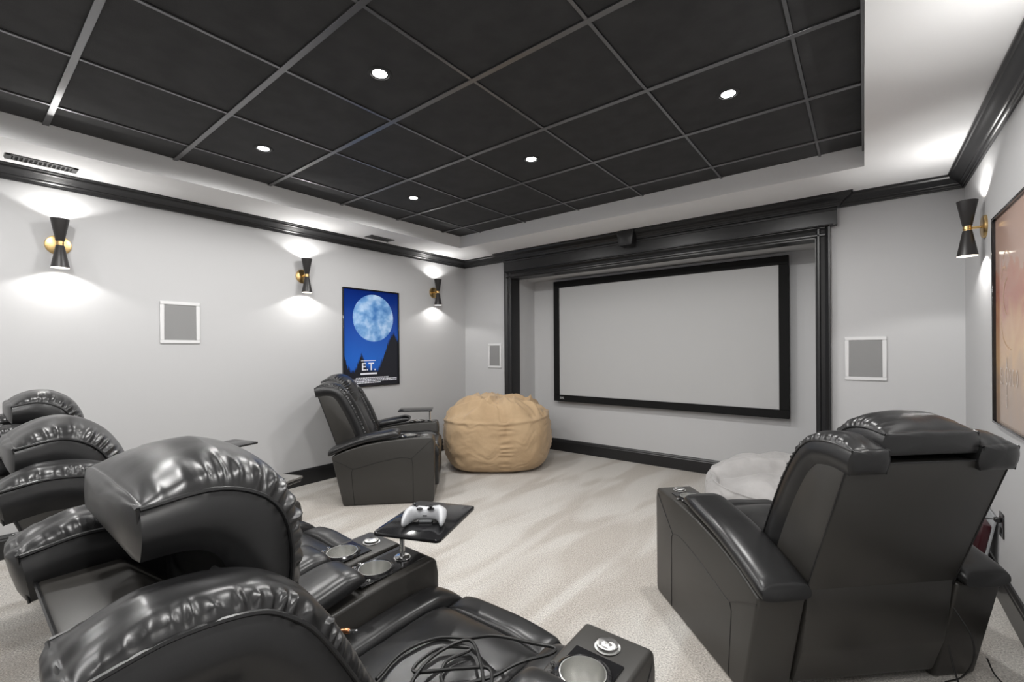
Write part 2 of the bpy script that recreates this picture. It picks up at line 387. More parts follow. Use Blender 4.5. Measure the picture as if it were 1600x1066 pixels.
def text(s, size, mt, name, parent, M, ext=.0006, align='CENTER', shear=0, label=None):
    cu = bpy.data.curves.new(name, 'FONT'); cu.body = s; cu.size = size; cu.extrude = ext; cu.align_x = align; cu.align_y = 'CENTER'; cu.shear = shear; cu.offset = size*.012
    tmp = bpy.data.objects.new('tmp', cu); C.objects.link(tmp); dg = bpy.context.evaluated_depsgraph_get()
    me = bpy.data.meshes.new_from_object(tmp.evaluated_get(dg)); bpy.data.objects.remove(tmp)
    me.materials.clear(); me.materials.append(mt); me.transform(M)
    o = bpy.data.objects.new(name, me); C.objects.link(o); o.parent = parent
    if label: o['label'] = label
    return o
Rx = Matrix.Rotation(PI/2, 4, 'X')
text('SVS', .036, LOGO, 'logo_badge', t, Matrix.Translation((-a+.115, -.0012, .040)) @ Rx, label='small silver logo at the lower left frame corner')

# ------------------------------------------------------------------ posters
def poster(M, wd, ht, label, builder):
    t = thing('framed_poster', label, 'poster', M=M)    # local: x right along the print, y out of the wall toward the viewer is -y, z up from the bottom
    a = wd/2; i = .012; b = MB()
    for (p, q, r_, s_) in ((-a, a, ht-i, ht), (-a, a, 0, i), (-a, -a+i, i, ht-i), (a-i, a, i, ht-i)): b.box((p, -.022, r_), (q, 0, s_), .002, 1)
    b.build('frame', PLASTIC, t); builder(t, a-i, ht, i); return t
def flat(name, poly, y, mt, parent, **k):
    b = MB(); b.add([(x, y, z) for x, z in poly], [list(range(len(poly)))]); return b.build(name, mt, parent, smooth=False, **k)
def gloss(name, nodes_fn):
    m = bpy.data.materials.new(name); m.use_nodes = True; nt = m.node_tree; b = nt.nodes['Principled BSDF']; b.inputs['Roughness'].default_value = .12
    tc = nt.nodes.new('ShaderNodeTexCoord'); nodes_fn(nt, tc, b); return m
def ramp(nt, src, stops):
    cr = nt.nodes.new('ShaderNodeValToRGB'); e = cr.color_ramp.elements
    while len(e) < len(stops): e.new(.5)
    for i, (p, c) in enumerate(stops): e[i].position = p; e[i].color = (*c, 1)
    nt.links.new(src, cr.inputs[0]); return cr
def sky_fn(nt, tc, b):
    sp = nt.nodes.new('ShaderNodeSeparateXYZ'); nt.links.new(tc.outputs['Object'], sp.inputs[0])
    cr = ramp(nt, sp.outputs[2], [(0, (.012, .10, .50)), (.30, (.012, .12, .55)), (.62, (.008, .06, .36)), (1, (.004, .02, .17))])
    nt.links.new(cr.outputs[0], b.inputs['Base Color'])
def moon_fn(nt, tc, b):
    n = nt.nodes.new('ShaderNodeTexNoise'); n.inputs['Scale'].default_value = 9; n.inputs['Detail'].default_value = 6; nt.links.new(tc.outputs['Object'], n.inputs['Vector'])
    cr = ramp(nt, n.outputs['Fac'], [(.32, (.06, .20, .52)), (.5, (.20, .40, .72)), (.66, (.50, .68, .92))]); nt.links.new(cr.outputs[0], b.inputs['Base Color'])
NIGHT = gloss('night_blue_print', sky_fn); MOON = gloss('pale_disc_print', moon_fn)
def blue_poster(t, a, ht, i):
    flat('print', [(-a, i), (a, i), (a, ht-i), (-a, ht-i)], -.008, NIGHT, t)
    flat('pale_moon_disc', [(.020+.250*math.cos(k*PI/32), .725+.250*math.sin(k*PI/32)) for k in range(64)], -.0085, MOON, t)
    rnd = random.Random(3)
    pts = [(-a, i), (a, i)]
    def hill(x): return .17 + .46*max(0, min(1, (x-.08)/.2))*(1-.35*max(0, (x-.24)/.09)) + .10*math.exp(-((x+.13)/.045)**2)*1.6 + .13*math.exp(-((x+.325)/.03)**2)
    n = 90
    for k in range(n+1):
        x = a - 2*a*k/n; pts.append((x, min(.66, hill(x)) + (.034 if k % 2 else -.020)*(.4+rnd.random())))
    flat('dark_treeline', pts, -.0090, BLACKINK, t)
    text('E.T.', .115, INK, 'title_lettering', t, Matrix.Translation((-.045, -.0096, .205)) @ Rx, .0003, label='white brush-like title letters')
    B = [MB()]
    def bar(x0, x1, z0, z1): B[0].box((x0, -.0098, z0), (x1, -.0094, z1))
    bar(-.135, .04, .270, .276); B[0].build('title_rule', INK, t, smooth=False); B[0] = MB(); bar(-.145, .055, .126, .144)
    B[0].build('tag_line', INK, t, smooth=False); B[0] = MB()
    for row, (x0, x1) in enumerate(((-.20, .20), (-.25, .31), (-.25, .31), (-.22, .10))):
        x = x0
        while x < x1:
            wl = .008+.02*rnd.random(); bar(x, min(x+wl, x1), .086-row*.017, .096-row*.017); x += wl+.005
    B[0].build('small_print', INK, t, smooth=False)
Ml = Matrix.Translation((XL, (2.119+2.808)/2, .872)) @ Matrix.Rotation(PI/2, 4, 'Z')
poster(Ml, .69, 1.025, 'blue night sky film poster with pale moon in thin black frame', blue_poster)
def orange_fn(nt, tc, b):
    mp = nt.nodes.new('ShaderNodeMapping'); mp.inputs['Scale'].default_value = (2.2, 1, 1.3); nt.links.new(tc.outputs['Object'], mp.inputs[0])
    n = nt.nodes.new('ShaderNodeTexNoise'); n.inputs['Scale'].default_value = 2.6; n.inputs['Detail'].default_value = 3; n.inputs['Distortion'].default_value = 1.2; nt.links.new(mp.outputs[0], n.inputs['Vector'])
    sp = nt.nodes.new('ShaderNodeSeparateXYZ'); nt.links.new(tc.outputs['Object'], sp.inputs[0])
    ad = nt.nodes.new('ShaderNodeMath'); ad.operation = 'MULTIPLY_ADD'; ad.inputs[1].default_value = .45; nt.links.new(n.outputs['Fac'], ad.inputs[0]); nt.links.new(sp.outputs[2], ad.inputs[2])
    cr = ramp(nt, ad.outputs[0], [(.15, (.38, .29, .235)), (.42, (.42, .29, .20)), (.55, (.60, .38, .20)), (.72, (.52, .29, .16)), (.85, (.42, .17, .12)), (1.0, (.45, .24, .17)), (1.2, (.45, .30, .24))])
    nt.links.new(cr.outputs[0], b.inputs['Base Color'])
ORANGE = gloss('orange_haze_print', orange_fn)
PALE = mat('pale_print', (.62, .52, .46), .3)
def orange_poster(t, a, ht, i):
    flat('print', [(-a, i), (a, i), (a, ht-i), (-a, ht-i)], -.008, ORANGE, t)
    b = MB()
    def ring(cx, cz, rx, rz, w_, a0=0, a1=2*PI):
        n = 40; vs = []; fs = []
        for k in range(n+1):
            an = a0+(a1-a0)*k/n
            for q in (0, w_): vs.append((cx+(rx-q)*math.cos(an), -.0088, cz+(rz-q)*math.sin(an)))
        for k in range(n): fs.append((2*k, 2*k+1, 2*k+3, 2*k+2))
        b.add(vs, fs)
    # pale lettering and vertical ornament at the foot of the print, partly cut by the frame of the picture
    ring(-.118, .250, .026, .045, .010); ring(-.118, .130, .015, .034, .009)
    b.add([(-.128, -.0088, .295), (-.118, -.0088, .345), (-.108, -.0088, .295)], [(0, 1, 2)])
    b.add([(-.122, -.0088, .164), (-.114, -.0088, .164), (-.114, -.0088, .205), (-.122, -.0088, .205)], [(0, 1, 2, 3)])
    ring(-.225, .262, .018, .024, .008, -.3, 4.2); ring(-.225, .225, .018, .022, .008, -2.8, 1.6)
    b.add([(-.190, -.0088, .205), (-.182, -.0088, .205), (-.182, -.0088, .285), (-.190, -.0088, .285)], [(0, 1, 2, 3)])
    b.add([(-.190, -.0088, .205), (-.165, -.0088, .205), (-.165, -.0088, .213), (-.190, -.0088, .213)], [(0, 1, 2, 3)])
    for sx in (-.060, .0, .060): ring(sx, .245, .02, .04, .009)
    b.build('pale_ornament', PALE, t, smooth=False)
    b = MB()
    for (cx, cz, rx, rz, a0, a1) in ((-.05, .62, .13, .10, 2, 4.2), (-.16, .72, .05, .05, .5, 3.4), (-.02, .50, .20, .13, 3.0, 4.6), (-.12, .80, .06, .04, 0, 3)): ring(cx, cz, rx, rz, .006, a0, a1)
    b.build('faint_swirls', mat('faint_swirl_print', (.60, .40, .24), .3), t, smooth=False)
Mr = Matrix.Translation((XR, 2.965-.345, .868)) @ Matrix.Rotation(-PI/2, 4, 'Z')
poster(Mr, .69, 1.04, 'orange and pink hazy film poster in thin black frame on the right wall', orange_poster)

# ------------------------------------------------------------------ recliners
PIV = Vector((-.12, .42))
def cushion(path, wd, xc, thick, rise, seed, T=lambda p: p, ruff=.006, N=150, taper0=.07, taper1=.07, inner=None, puff=2.2, gate=None):
    """padded band: path [(y,z)] is the seam line; the dome rises outward of it, the sides drop 'thick' inward"""
    rnd = random.Random(seed); P = [Vector((0, q[0], q[1])) for q in spline([(p[0], p[1], 0) for p in [(T(Vector(p)).x, T(Vector(p)).y) for p in path]], N)]
    IN = [Vector((0, q[0], q[1])) for q in spline([(p[0], p[1], 0) for p in inner], N)] if inner else None
    b = MB(); W = wd/2; Mu = 34; vs = []; L = [0]
    for i in range(1, N): L.append(L[-1]+(P[i]-P[i-1]).length)
    tot = L[-1]
    ph = [[rnd.random()*6.28 for _ in range(6)] for _ in range(2)]
    fr = [[2*PI/(.022+.020*rnd.random()) for _ in range(3)] for _ in range(2)]
    ring0 = None
    for i in range(N):
        d = (P[min(i+2, N-1)]-P[max(i-2, 0)]).normalized(); n = Vector((0, -d.z, d.y))
        if n.z < 0 and d.y > 0: n = -n
        s = L[i]; tp = min(1, max(.03, s/taper0))**.5 * min(1, max(.0, (tot-s)/taper1))**.5
        g = gate(s/tot) if gate else 1
        row = []
        for k in range(Mu+1):
            uu = -1+2*k/Mu; sd = 0 if uu < 0 else 1; au = abs(uu)
            dome = (1-au**puff)**.55*rise*tp
            e = 1-au; wgt = math.exp(-((e-.13)/.15)**2)*min(1, e/.05)
            nz = noise.noise(Vector((s*16, sd*5.3, seed))); ln = .75+.5*noise.noise(Vector((s*45, sd*3.1, seed+9)))
            pl = 2*PI*s/.0205+2.6*nz*2+ph[sd][0]+e*3.5*math.sin(s*30+ph[sd][1])
            w1 = (.5+.5*math.sin(pl))**1.6-.35; w2 = math.sin(2*PI*s/.047+ph[sd][2]+3*nz)
            wgt = math.exp(-(max(0, e-.06)/(.27*ln))**2)*min(1, e/.035)
            rf = ruff*g*wgt*tp*(w1*(.55+.6*abs(nz)*2)+.28*w2)
            low = .004*noise.noise(Vector((uu*2.2, s*9, seed)))
            row.append(P[i]+n*(dome+rf+low)+Vector((xc+uu*W, 0, 0)))
        ks = 7
        for k in range(1, ks+1):        # right side down
            q = k/ks; row.append((P[i].lerp(IN[i], q) if IN else P[i]-n*(thick*q))+Vector((xc+W+.011*math.sin(PI*q), 0, 0)))
        for k in range(1, 4): row.append((IN[i] if IN else P[i]-n*thick)+Vector((xc+W-2*W*k/4, 0, 0)))
        for k in range(ks, 0, -1):
            q = k/ks; row.append((P[i].lerp(IN[i], q) if IN else P[i]-n*(thick*q))+Vector((xc-W-.011*math.sin(PI*q), 0, 0)))
        vs += row; R = len(row)
    fs = []
    for i in range(N-1):
        for k in range(R): fs.append((i*R+k, i*R+(k+1) % R, (i+1)*R+(k+1) % R, (i+1)*R+k))
    b.add(vs, fs)
    for end, sg in ((0, -1), (N-1, 1)):        # bulged end faces
        rw = vs[end*R:(end+1)*R]; c = sum(rw, Vector())/R; dd = (P[min(end+1, N-1)]-P[max(end-1, 0)]).normalized()*sg
        prev = rw; o = len(b.v); cap = []
        for (sc_, bu) in ((.93, .005), (.7, .011), (.35, .014)): cap.append([c+(p-c)*sc_+dd*bu for p in rw])
        rings = [rw]+cap; vv = [p for q in rings for p in q]+[c+dd*.015]; ff = []
        for j in range(3):
            for k in range(R):
                q = (j*R+k, j*R+(k+1) % R, (j+1)*R+(k+1) % R, (j+1)*R+k); ff.append(q if sg > 0 else q[::-1])
        for k in range(R):
            q = (3*R+k, 3*R+(k+1) % R, 4*R); ff.append(q if sg > 0 else q[::-1])
        b.add(vv, ff)
    # piping along the seams and round the rear edge
    for sx in (-1, 1):
        b.tube([P[i]+Vector((xc+sx*(W+.0015), 0, 0)) for i in range(0, N, 3)], .0034, 6)
    p0 = P[0]+(P[0]-P[2]).normalized()*.002
    n0 = (P[2]-P[0]).normalized(); up = Vector((0, -n0.z, n0.y)); up = up if up.z > 0 else -up
    b.tube([p0+Vector((xc-W, 0, 0)), p0+Vector((xc, 0, 0))+up*rise*.06, p0+Vector((xc+W, 0, 0))], .0026, 6)
    for sx in (-1, 1): b.tube([p0+Vector((xc+sx*(W+.001), 0, 0)), p0-up*thick+Vector((xc+sx*(W+.001), 0, 0))], .0022, 6)
    return b

def pillow(x0, x1, y0, y1, zb, zt, rise, seed, nx=36, ny=44, edge=2.6, front_drop=0, tilt=0, ruff=.0015):
    """padded slab: flat underside, domed top; front_drop rolls the front edge down"""
    b = MB(); vs = []; fs = []
    for j in range(ny+1):
        for i in range(nx+1):
            uu = -1+2*i/nx; vv = -1+2*j/ny
            e = (max(0, 1-abs(uu)**edge)*max(0, 1-abs(vv)**(edge*1.6)))**.42
            x = (x0+x1)/2+uu*(x1-x0)/2; y = (y0+y1)/2+vv*(y1-y0)/2
            z = zt+rise*e+tilt*(y-y0)+.006*noise.noise(Vector((x*7, y*6, seed)))*e+ruff*math.sin(y*90+seed+3*math.sin(x*20))*math.exp(-((1-abs(uu))/.25)**2)*e
            if front_drop and vv > .55: z -= front_drop*((vv-.55)/.45)**2.2
            vs.append((x, y, z))
    n = nx+1
    for j in range(ny):
        for i in range(nx): fs.append((j*n+i, j*n+i+1, (j+1)*n+i+1, (j+1)*n+i))
    border = [i for i in range(n)]+[j*n+nx for j in range(1, ny+1)]+[ny*n+i for i in range(nx-1, -1, -1)]+[j*n for j in range(ny-1, 0, -1)]
    m = len(vs)
    for k in border: x, y, z = vs[k]; vs.append((x, y, zb))
    K = len(border)
    for k in range(K): fs.append((border[k], m+k, m+(k+1) % K, border[(k+1) % K]))
    fs.append([m+k for k in range(K)][::-1])
    b.add(vs, fs); return b

AW, AIN, AOUT = .18, .295, .475       # arm width, inner and outer x
ARM_TOP = [(-.41, .400), (-.30, .448), (-.16, .488), (0, .515), (.12, .528), (.20, .535), (.385, .540)]
def armrest(t, s, dock, label=None):
    """s=-1: sitter's left arm; dock: 'cup' gives knob, 'post' gives a socket for the tray"""
    poly = [(-.32, .0), (.385, .0), (.400, .02), (.405, .30), (.402, .50), (.392, .532)]+[(y, z) for y, z in ARM_TOP[::-1]][1:]
    poly = [(-.32, .004)]+[(.392, .004), (.402, .03), (.405, .48), (.396, .525)]+[(.38, .540), (.20, .535), (.12, .528), (0, .515), (-.16, .488), (-.30, .448), (-.41, .400)]
    x0, x1 = (AIN, AOUT) if s > 0 else (-AOUT, -AIN)
    b = MB(); b.prism(poly, x0, x1, 0, .014, 3)
    a = b.build('armrest', LEATHER_SIDE, t)
    # sewn seams on the outer face
    xo = s*(AOUT+.0006); b = MB()
    seam1 = [(-.400, .375), (-.30, .330), (-.245, .300), (-.20, .306), (-.05, .345), (.08, .372), (.15, .378), (.20, .372), (.225, .355), (.232, .30), (.235, .010)]
    b.tube([(xo, y, z) for y, z in seam1[:1]]+[Vector((xo, q.x, q.y)) for q in spline([(y, z, 0) for y, z in seam1[1:9]], 40)]+[(xo, y, z) for y, z in seam1[8:]], .0016, 6)
    b.tube([(xo, -.245, .300), (xo, -.255, .27), (xo, -.232, .01)], .0016, 6)
    b.tube([(xo, .215, .362), (xo, .380, .512)], .0016, 6)
    b.build('sewn_seam', STITCH if False else LEATHER, a)
    # padded arm cap: rises from the rear, ends before the cup holder
    N = 60; W = (AW+.010)/2; xc = s*(AIN+AOUT)/2+s*.002; vs = []; fs = []; K = 26
    path = spline([(-.435, .400, 0), (-.30, .455, 0), (-.16, .500, 0), (0, .530, 0), (.08, .543, 0), (.118, .545, 0)], N)
    for i, p in enumerate(path):
        q = i/(N-1); e = min(1, (i/3.0))**.5*min(1, (N-1-i)/6.0)**.5; wf = 1-.10*q**3-.05*(1-e)
        for k in range(K):
            an = 2*PI*k/K; cx, cz = math.cos(an), math.sin(an)
            sx = math.copysign(abs(cx)**.55, cx); sz = math.copysign(abs(cz)**.75, cz)
            vs.append((xc+sx*W*wf, p.x, p.y+.020+(sz*(.040 if sz > 0 else .024))*(.45+.55*e if i > N/2 else .8+.2*e)))
    for i in range(N-1):
        for k in range(K): fs.append((i*K+k, (i+1)*K+k, (i+1)*K+(k+1) % K, i*K+(k+1) % K))
    fs.append(list(range(K))); fs.append([(N-1)*K+k for k in range(K)][::-1])
    MB().add(vs, fs).build('arm_pad', LEATHER, a, angle=60)
    # console plate, cup holder, knob
    xm = s*(AIN+AOUT)/2; zt = .5395
    Mz = Matrix.Translation((xm, 0, 0))
    plate = MB().box((xm-.062, .115, zt-.004), (xm+.062, .372 if dock == 'post' else .285, zt+.002), .002, 1).build('console_plate', PLASTIC, a)
    drill(a, xm, .205, zt-.065, zt+.02, .0505); drill(plate, xm, .205, zt-.065, zt+.02, .0505)
    Mc = Matrix.Translation((0, 0, 0))
    cup = MB(); cup.lathe([(.050, .002), (.052, .007), (.056, .009), (.062, .006), (.064, .001)], 48); cu = cup.build('cup_rim', PLASTIC, a, loc=(xm, .205, zt))
    MB().lathe([(.0525, .0085), (.0498, .0088), (.0492, .006), (.0470, -.040), (.0430, -.052), (.036, -.056), (.0, -.057)], 48).build('cup_well', CUPSTEEL, a, loc=(xm, .205, zt))
    b = MB()
    for k in range(6):
        an = PI+.15+k*.42; b.lathe([(0, .006), (.0055, .005), (.007, .001)], 14, Matrix.Translation((xm+.073*math.cos(an), .205+.073*math.sin(an)*.95, zt)))
    b.build('touch_button', CHROME, a)
    if dock == 'cup':
        MB().lathe([(.0, .0085), (.0235, .0085), (.0255, .007), (.0262, 0), (.031, -.0005)], 40).build('control_knob', STEEL, a, loc=(xm, .325, zt+.001))
    else:
        MB().lathe([(.010, .003), (.026, .004), (.029, .001), (.030, -.001)], 36).build('tray_socket', CHROME, a, loc=(xm, .315, zt+.002))
    return a

HEAD_DOWN = [(-.575, .985), (-.50, .995), (-.435, .982), (-.392, .945), (-.362, .885), (-.340, .81), (-.325, .755)]
def recliner(label, x, y, rz, head, docks=('post', 'cup'), seed=1):
    t = thing('recliner', label, 'recliner', (x, y, 0), rz, 'black leather power recliners')
    armrest(t, -1, docks[0]); armrest(t, 1, docks[1])
    T = lambda p: p
    # back shell
    def TP(pts): return [tuple(T(Vector(p))) for p in pts]
    b = MB(); b.prism(TP([(-.575, .895), (-.47, .895), (-.40, .83), (-.33, .72), (-.25, .56), (-.18, .42), (-.18, .38), (-.390, .38)]), -.290, .290, 0, .008, 2)
    shell = b.build('backrest', LEATHER_SIDE, t)
    b = MB()
    for sx in (-.2895, .2895):
        b.tube([(sx, -.572, .892), (sx, -.392, .39)], .003, 6)
        b.tube([(sx, -.572, .893), (sx, -.47, .893), (sx, -.40, .83), (sx, -.33, .72), (sx, -.25, .56)], .003, 6)
    b.tube([(-.289, -.574, .894), (.289, -.574, .894)], .003, 6)
    b.build('back_piping', LEATHER, shell)
    wing = [(-.590, .940), (-.51, .952), (-.43, .942), (-.385, .915), (-.345, .870), (-.29, .775), (-.235, .66), (-.19, .55), (-.155, .45)]
    gate = lambda q: .30+1.0*math.exp(-((q-.30)/.17)**2)+.35*max(0, q-.4)
    for s in (-1, 1):
        cushion(wing, .124, s*.228, .078, .030, seed*10+s, T, .0090, 300, gate=gate, puff=2.0).build('wing_cushion', LEATHER, shell, angle=50)
    y0, z0 = head[0]; yf, ze = max(p[0] for p in head), head[-1][1]
    inn = [(y0, z0-.067), (y0+.05, z0-.070), (yf-.105, z0-.088), (yf-.088, z0-.13), (yf-.085, (z0+ze)/2-.05), (yf-.08, ze)]
    cushion(head, .325, 0, .060, .052, seed*10+5, T, .0105, 300, gate=lambda q: .12+1.0*math.exp(-((q-.48)/.26)**2), taper0=.10, inner=inn).build('headrest', LEATHER, shell, angle=50)
    lum = [(-.40, .80), (-.350, .785), (-.305, .72), (-.255, .61), (-.205, .51), (-.175, .44)]
    cushion(lum, .325, 0, .05, .050, seed*10+7, T, .007, 110, taper1=.05).build('lumbar_cushion', LEATHER, shell, angle=50)
    # lower rear panel hanging from the back
    b = MB(); b.prism([(-.405, .425), (-.392, .30), (-.375, .18), (-.33, .04), (-.30, .03), (-.18, .03), (-.18, .42)], -.287, .287, 0, .012, 2)
    b.build('rear_panel', LEATHER_SIDE, t)
    # seat: body, centre cushion, side bolsters, rolled front band, footrest panel
    b = MB(); b.box((-.290, -.18, .10), (.290, .36, .395), .01, 2); seat = b.build('seat', LEATHER_SIDE, t)
    pillow(-.190, .190, -.20, .330, .36, .425, .032, seed+1, front_drop=.012, tilt=.035).build('seat_cushion', LEATHER, seat, angle=60)
    for s in (-1, 1):
        x0, x1 = sorted((s*.192, s*.291)); pillow(x0, x1, -.20, .435, .34, .425, .030, seed+3+s, nx=16, front_drop=.05, tilt=.035).build('seat_bolster', LEATHER, seat, angle=60)
    b = pillow(-.190, .190, .335, .440, .33, .420, .028, seed+9, nx=40, ny=20, edge=2.4, front_drop=.035, ruff=.002); b.build('front_roll', LEATHER, seat, angle=60)
    b = MB(); b.box((-.286, .345, .085), (.286, .432, .372), .018, 3); fp = b.build('footrest', LEATHER, t)
    MB().box((-.24, -.28, .0), (-.20, .34, .10), .004, 1).box((.20, -.28, .0), (.24, .34, .10), .004, 1).box((-.24, -.25, .03), (.24, -.21, .10)).box((-.24, .26, .03), (.24, .30, .10)).build('mechanism_frame', VELVET, t)
    return t
PITCH = .965
R1 = recliner('black leather recliner nearest the camera, with a loose cable on its seat', 2.400, .310, 0,
    [(-.511, 1.063), (-.43, 1.068), (-.37, 1.046), (-.335, 1.005), (-.322, .94), (-.327, .87), (-.33, .80)], seed=1)
R2 = recliner('black leather recliner in the middle of the row of three', 2.400-PITCH, .310, 0,
    [(-.555, 1.015), (-.47, 1.028), (-.41, 1.00), (-.375, .95), (-.36, .89), (-.35, .80)], seed=2)
R3 = recliner('black leather recliner at the far end of the row of three, by the left wall', 2.400-2*PITCH, .310, 0,
    [(-.50, 1.045), (-.43, 1.055), (-.37, 1.03), (-.335, .985), (-.322, .92), (-.33, .82)], seed=3)
RB = recliner('black leather recliner angled beneath the blue poster, beside the tan bean bag', -.125, 2.180, math.radians(-45), HEAD_DOWN, seed=4)
RC = recliner('black leather recliner at right seen from behind, in front of the grey bean bag', 3.040, 1.985, math.radians(44.4), HEAD_DOWN, docks=('cup', 'cup'), seed=5)

# ------------------------------------------------------------------ swivel trays
def tray(label, px, py, ang, off, wd=.235, dp=.325, z=.545, h=.11, name='swivel_tray'):
    """post at (px,py); the board's centre is offset by off (local) and turned by ang"""
    t = thing(name, label, 'tray table', (px, py, z), ang, 'swivel trays on the recliner arms')
    MB().lathe([(.024, 0), (.024, .004), (.009, .006), (.0085, .012), (.0085, h-.012)], 24).build('post', CHROME, t)
    MB().box((-.04+off[0]*.4, -.03+off[1]*.4, h-.014), (.04+off[0]*.4, .03+off[1]*.4, h-.004), .002, 1).build('bracket', PLASTIC, t)
    poly = []; r_ = .016
    for cx, cy, a0 in ((wd/2-r_, dp/2-r_, 0), (-wd/2+r_, dp/2-r_, 90), (-wd/2+r_, -dp/2+r_, 180), (wd/2-r_, -dp/2+r_, 270)):
        for k in range(5): an = math.radians(a0+k*22.5); poly.append((off[0]+cx+r_*math.cos(an), off[1]+cy+r_*math.sin(an)))
    MB().prism(poly, h-.004, h+.008, 2, .0025, 2).build('tray_top', PLASTIC, t)
    return t
tray('glossy black swivel tray holding the white game controller', 2.022, .620, math.radians(22), (.050, .092), .245, .325, h=.098)
tray('black swivel tray seen against the left wall, at the far end of the row', .085, .625, math.radians(15), (.03, .10))
tray('black swivel tray on the recliner arm beside the tan bean bag', -.125+.7071*.315-.7071*.385, 2.180+.7071*.315+.7071*.385, math.radians(-45), (.02, -.135), .24, .33)

# phone holder on the middle recliner's left arm
t = thing('phone_holder', 'small grey metal bracket with a cut-out, half hidden behind the nearest headrest', 'holder', (.885, .640, .545), math.radians(20))
MB().lathe([(.022, 0), (.022, .004), (.008, .006), (.008, .034)], 24).build('post', CHROME, t)
b = MB()
for (x0, x1, y0, y1) in ((-.12, .10, .10, .16), (-.12, .10, -.02, .01), (-.12, -.09, .01, .10), (.05, .10, .01, .10)): b.box((x0, y0, .034), (x1, y1, .046), .002, 1)
b.build('holder_plate', mat('grey_satin_metal', (.17, .165, .155), .35, metal=.4), t)
MB().box((-.115, -.025, .018), (.095, .155, .032), .003, 1).build('holder_base', PLASTIC, t)

# ------------------------------------------------------------------ game controller
def controller(loc, rz):
    t = thing('game_controller', 'white game controller lying on the nearest swivel tray', 'game controller', loc, rz)
    # local: x across, +y top edge (away), grips toward -y; built as one closed lofted body
    nx, nt = 48, 24; vs = []; fs = []
    for i in range(nx+1):
        uu = -1+2*i/nx; au = abs(uu); x = uu*.076
        yt = .040-.016*au**3                       # top edge
        yb = -.010-.058*math.exp(-((au-.86)/.19)**2)  # bottom edge: two grips
        if au > .9: sh = max(0, 1-((au-.9)/.1)**2)**.5; mid = -.020; yt = mid+(yt-mid)*sh; yb = mid+(yb-mid)*sh
        th = .020+.006*math.exp(-((au-.7)/.3)**2); th *= max(.02, 1-au**8)**.5
        for k in range(nt):
            an = 2*PI*k/nt; cy, cz = math.cos(an), math.sin(an)
            y = (yt+yb)/2+(yt-yb)/2*math.copysign(abs(cy)**.8, cy)
            zc = .030-.18*max(0, -.0-y)*.9
            z = zc+th*math.copysign(abs(cz)**.85, cz)*(1-.25*max(0, -y-.02)/.05)
            vs.append((x, y, max(.0005, z)))
    for i in range(nx):
        for k in range(nt): fs.append((i*nt+k, i*nt+(k+1) % nt, (i+1)*nt+(k+1) % nt, (i+1)*nt+k))
    fs.append(list(range(nt))[::-1]); fs.append([nx*nt+k for k in range(nt)])
    body = MB().add(vs, fs).build('controller_body', WHITEPL, t, angle=70)
    for (x, y) in ((-.040, .016), (.020, -.006)):
        MB().lathe([(.0125, 0), (.0115, .003), (.004, .004), (.0045, .009), (.0085, .010), (.0090, .013), (.006, .0125), (0, .012)], 24).build('thumbstick', PLASTIC, t, loc=(x, y, .0495))
    MB().lathe([(0, .002), (.010, .0018), (.011, 0)], 24).build('direction_pad', PLASTIC, t, loc=(-.019, -.006, .0505))
    for k, (dx, dy) in enumerate(((.009, 0), (-.009, 0), (0, .009), (0, -.009))):
        MB().lathe([(0, .0035), (.0038, .003), (.0044, 0)], 16).build('face_button', GREYPL, t, loc=(.044+dx, .014+dy, .0498))
    MB().lathe([(0, .001), (.006, .001), (.0068, 0)], 20).build('guide_button', PLASTIC, t, loc=(0, .026, .0505))
    MB().box((-.008, -.0125, .026), (.008, -.010, .030), .001, 1).build('headset_port', PLASTIC, t)
    MB().box((-.024, -.004, .0005), (.024, .025, .012), .003, 1).build('battery_cover', GREYPL, t)
    for s in (-1, 1): MB().box((s*.052-.014, .028, .026), (s*.052+.014, .040, .040), .005, 2).build('bumper', WHITEPL, t)
    return t
controller((2.062, .690, .6515), math.radians(38))

# ------------------------------------------------------------------ cables and small things
tag(MB().tube(spline([(2.36, .28, .476), (2.33, .38, .474), (2.36, .47, .476), (2.44, .515, .485), (2.52, .53, .515), (2.62, .56, .52), (2.665, .585, .515), (2.67, .56, .515), (2.62, .50, .505),
     (2.57, .44, .48), (2.50, .37, .476), (2.45, .42, .478), (2.47, .49, .482), (2.40, .44, .480), (2.41, .35, .478), (2.50, .42, .484), (2.56, .46, .486), (2.60, .40, .482), (2.55, .33, .478),
     (2.46, .30, .482), (2.42, .40, .488), (2.45, .50, .492), (2.53, .46, .490), (2.61, .38, .486), (2.63, .30, .482)], 420), .0042, 8).build('cable', RUBBER),
    'tangled thin black cable lying on the nearest recliner\'s seat', 'cable')
t = thing('cable_plug', 'small copper and steel cable plug on the nearest recliner\'s left seat edge', 'plug', (2.125, .330, .468), math.radians(35))
Ry = Matrix.Rotation(PI/2, 4, 'Y')
MB().lathe([(0, 0), (.007, 0), (.0075, .004), (.0075, .022), (.006, .024), (0, .024)], 24, Matrix.Translation((0, 0, .008)) @ Ry).build('barrel', COPPER, t)
MB().lathe([(.0048, .024), (.0048, .040), (.0035, .046), (0, .047)], 20, Matrix.Translation((0, 0, .008)) @ Ry).build('tip', CHROME, t)

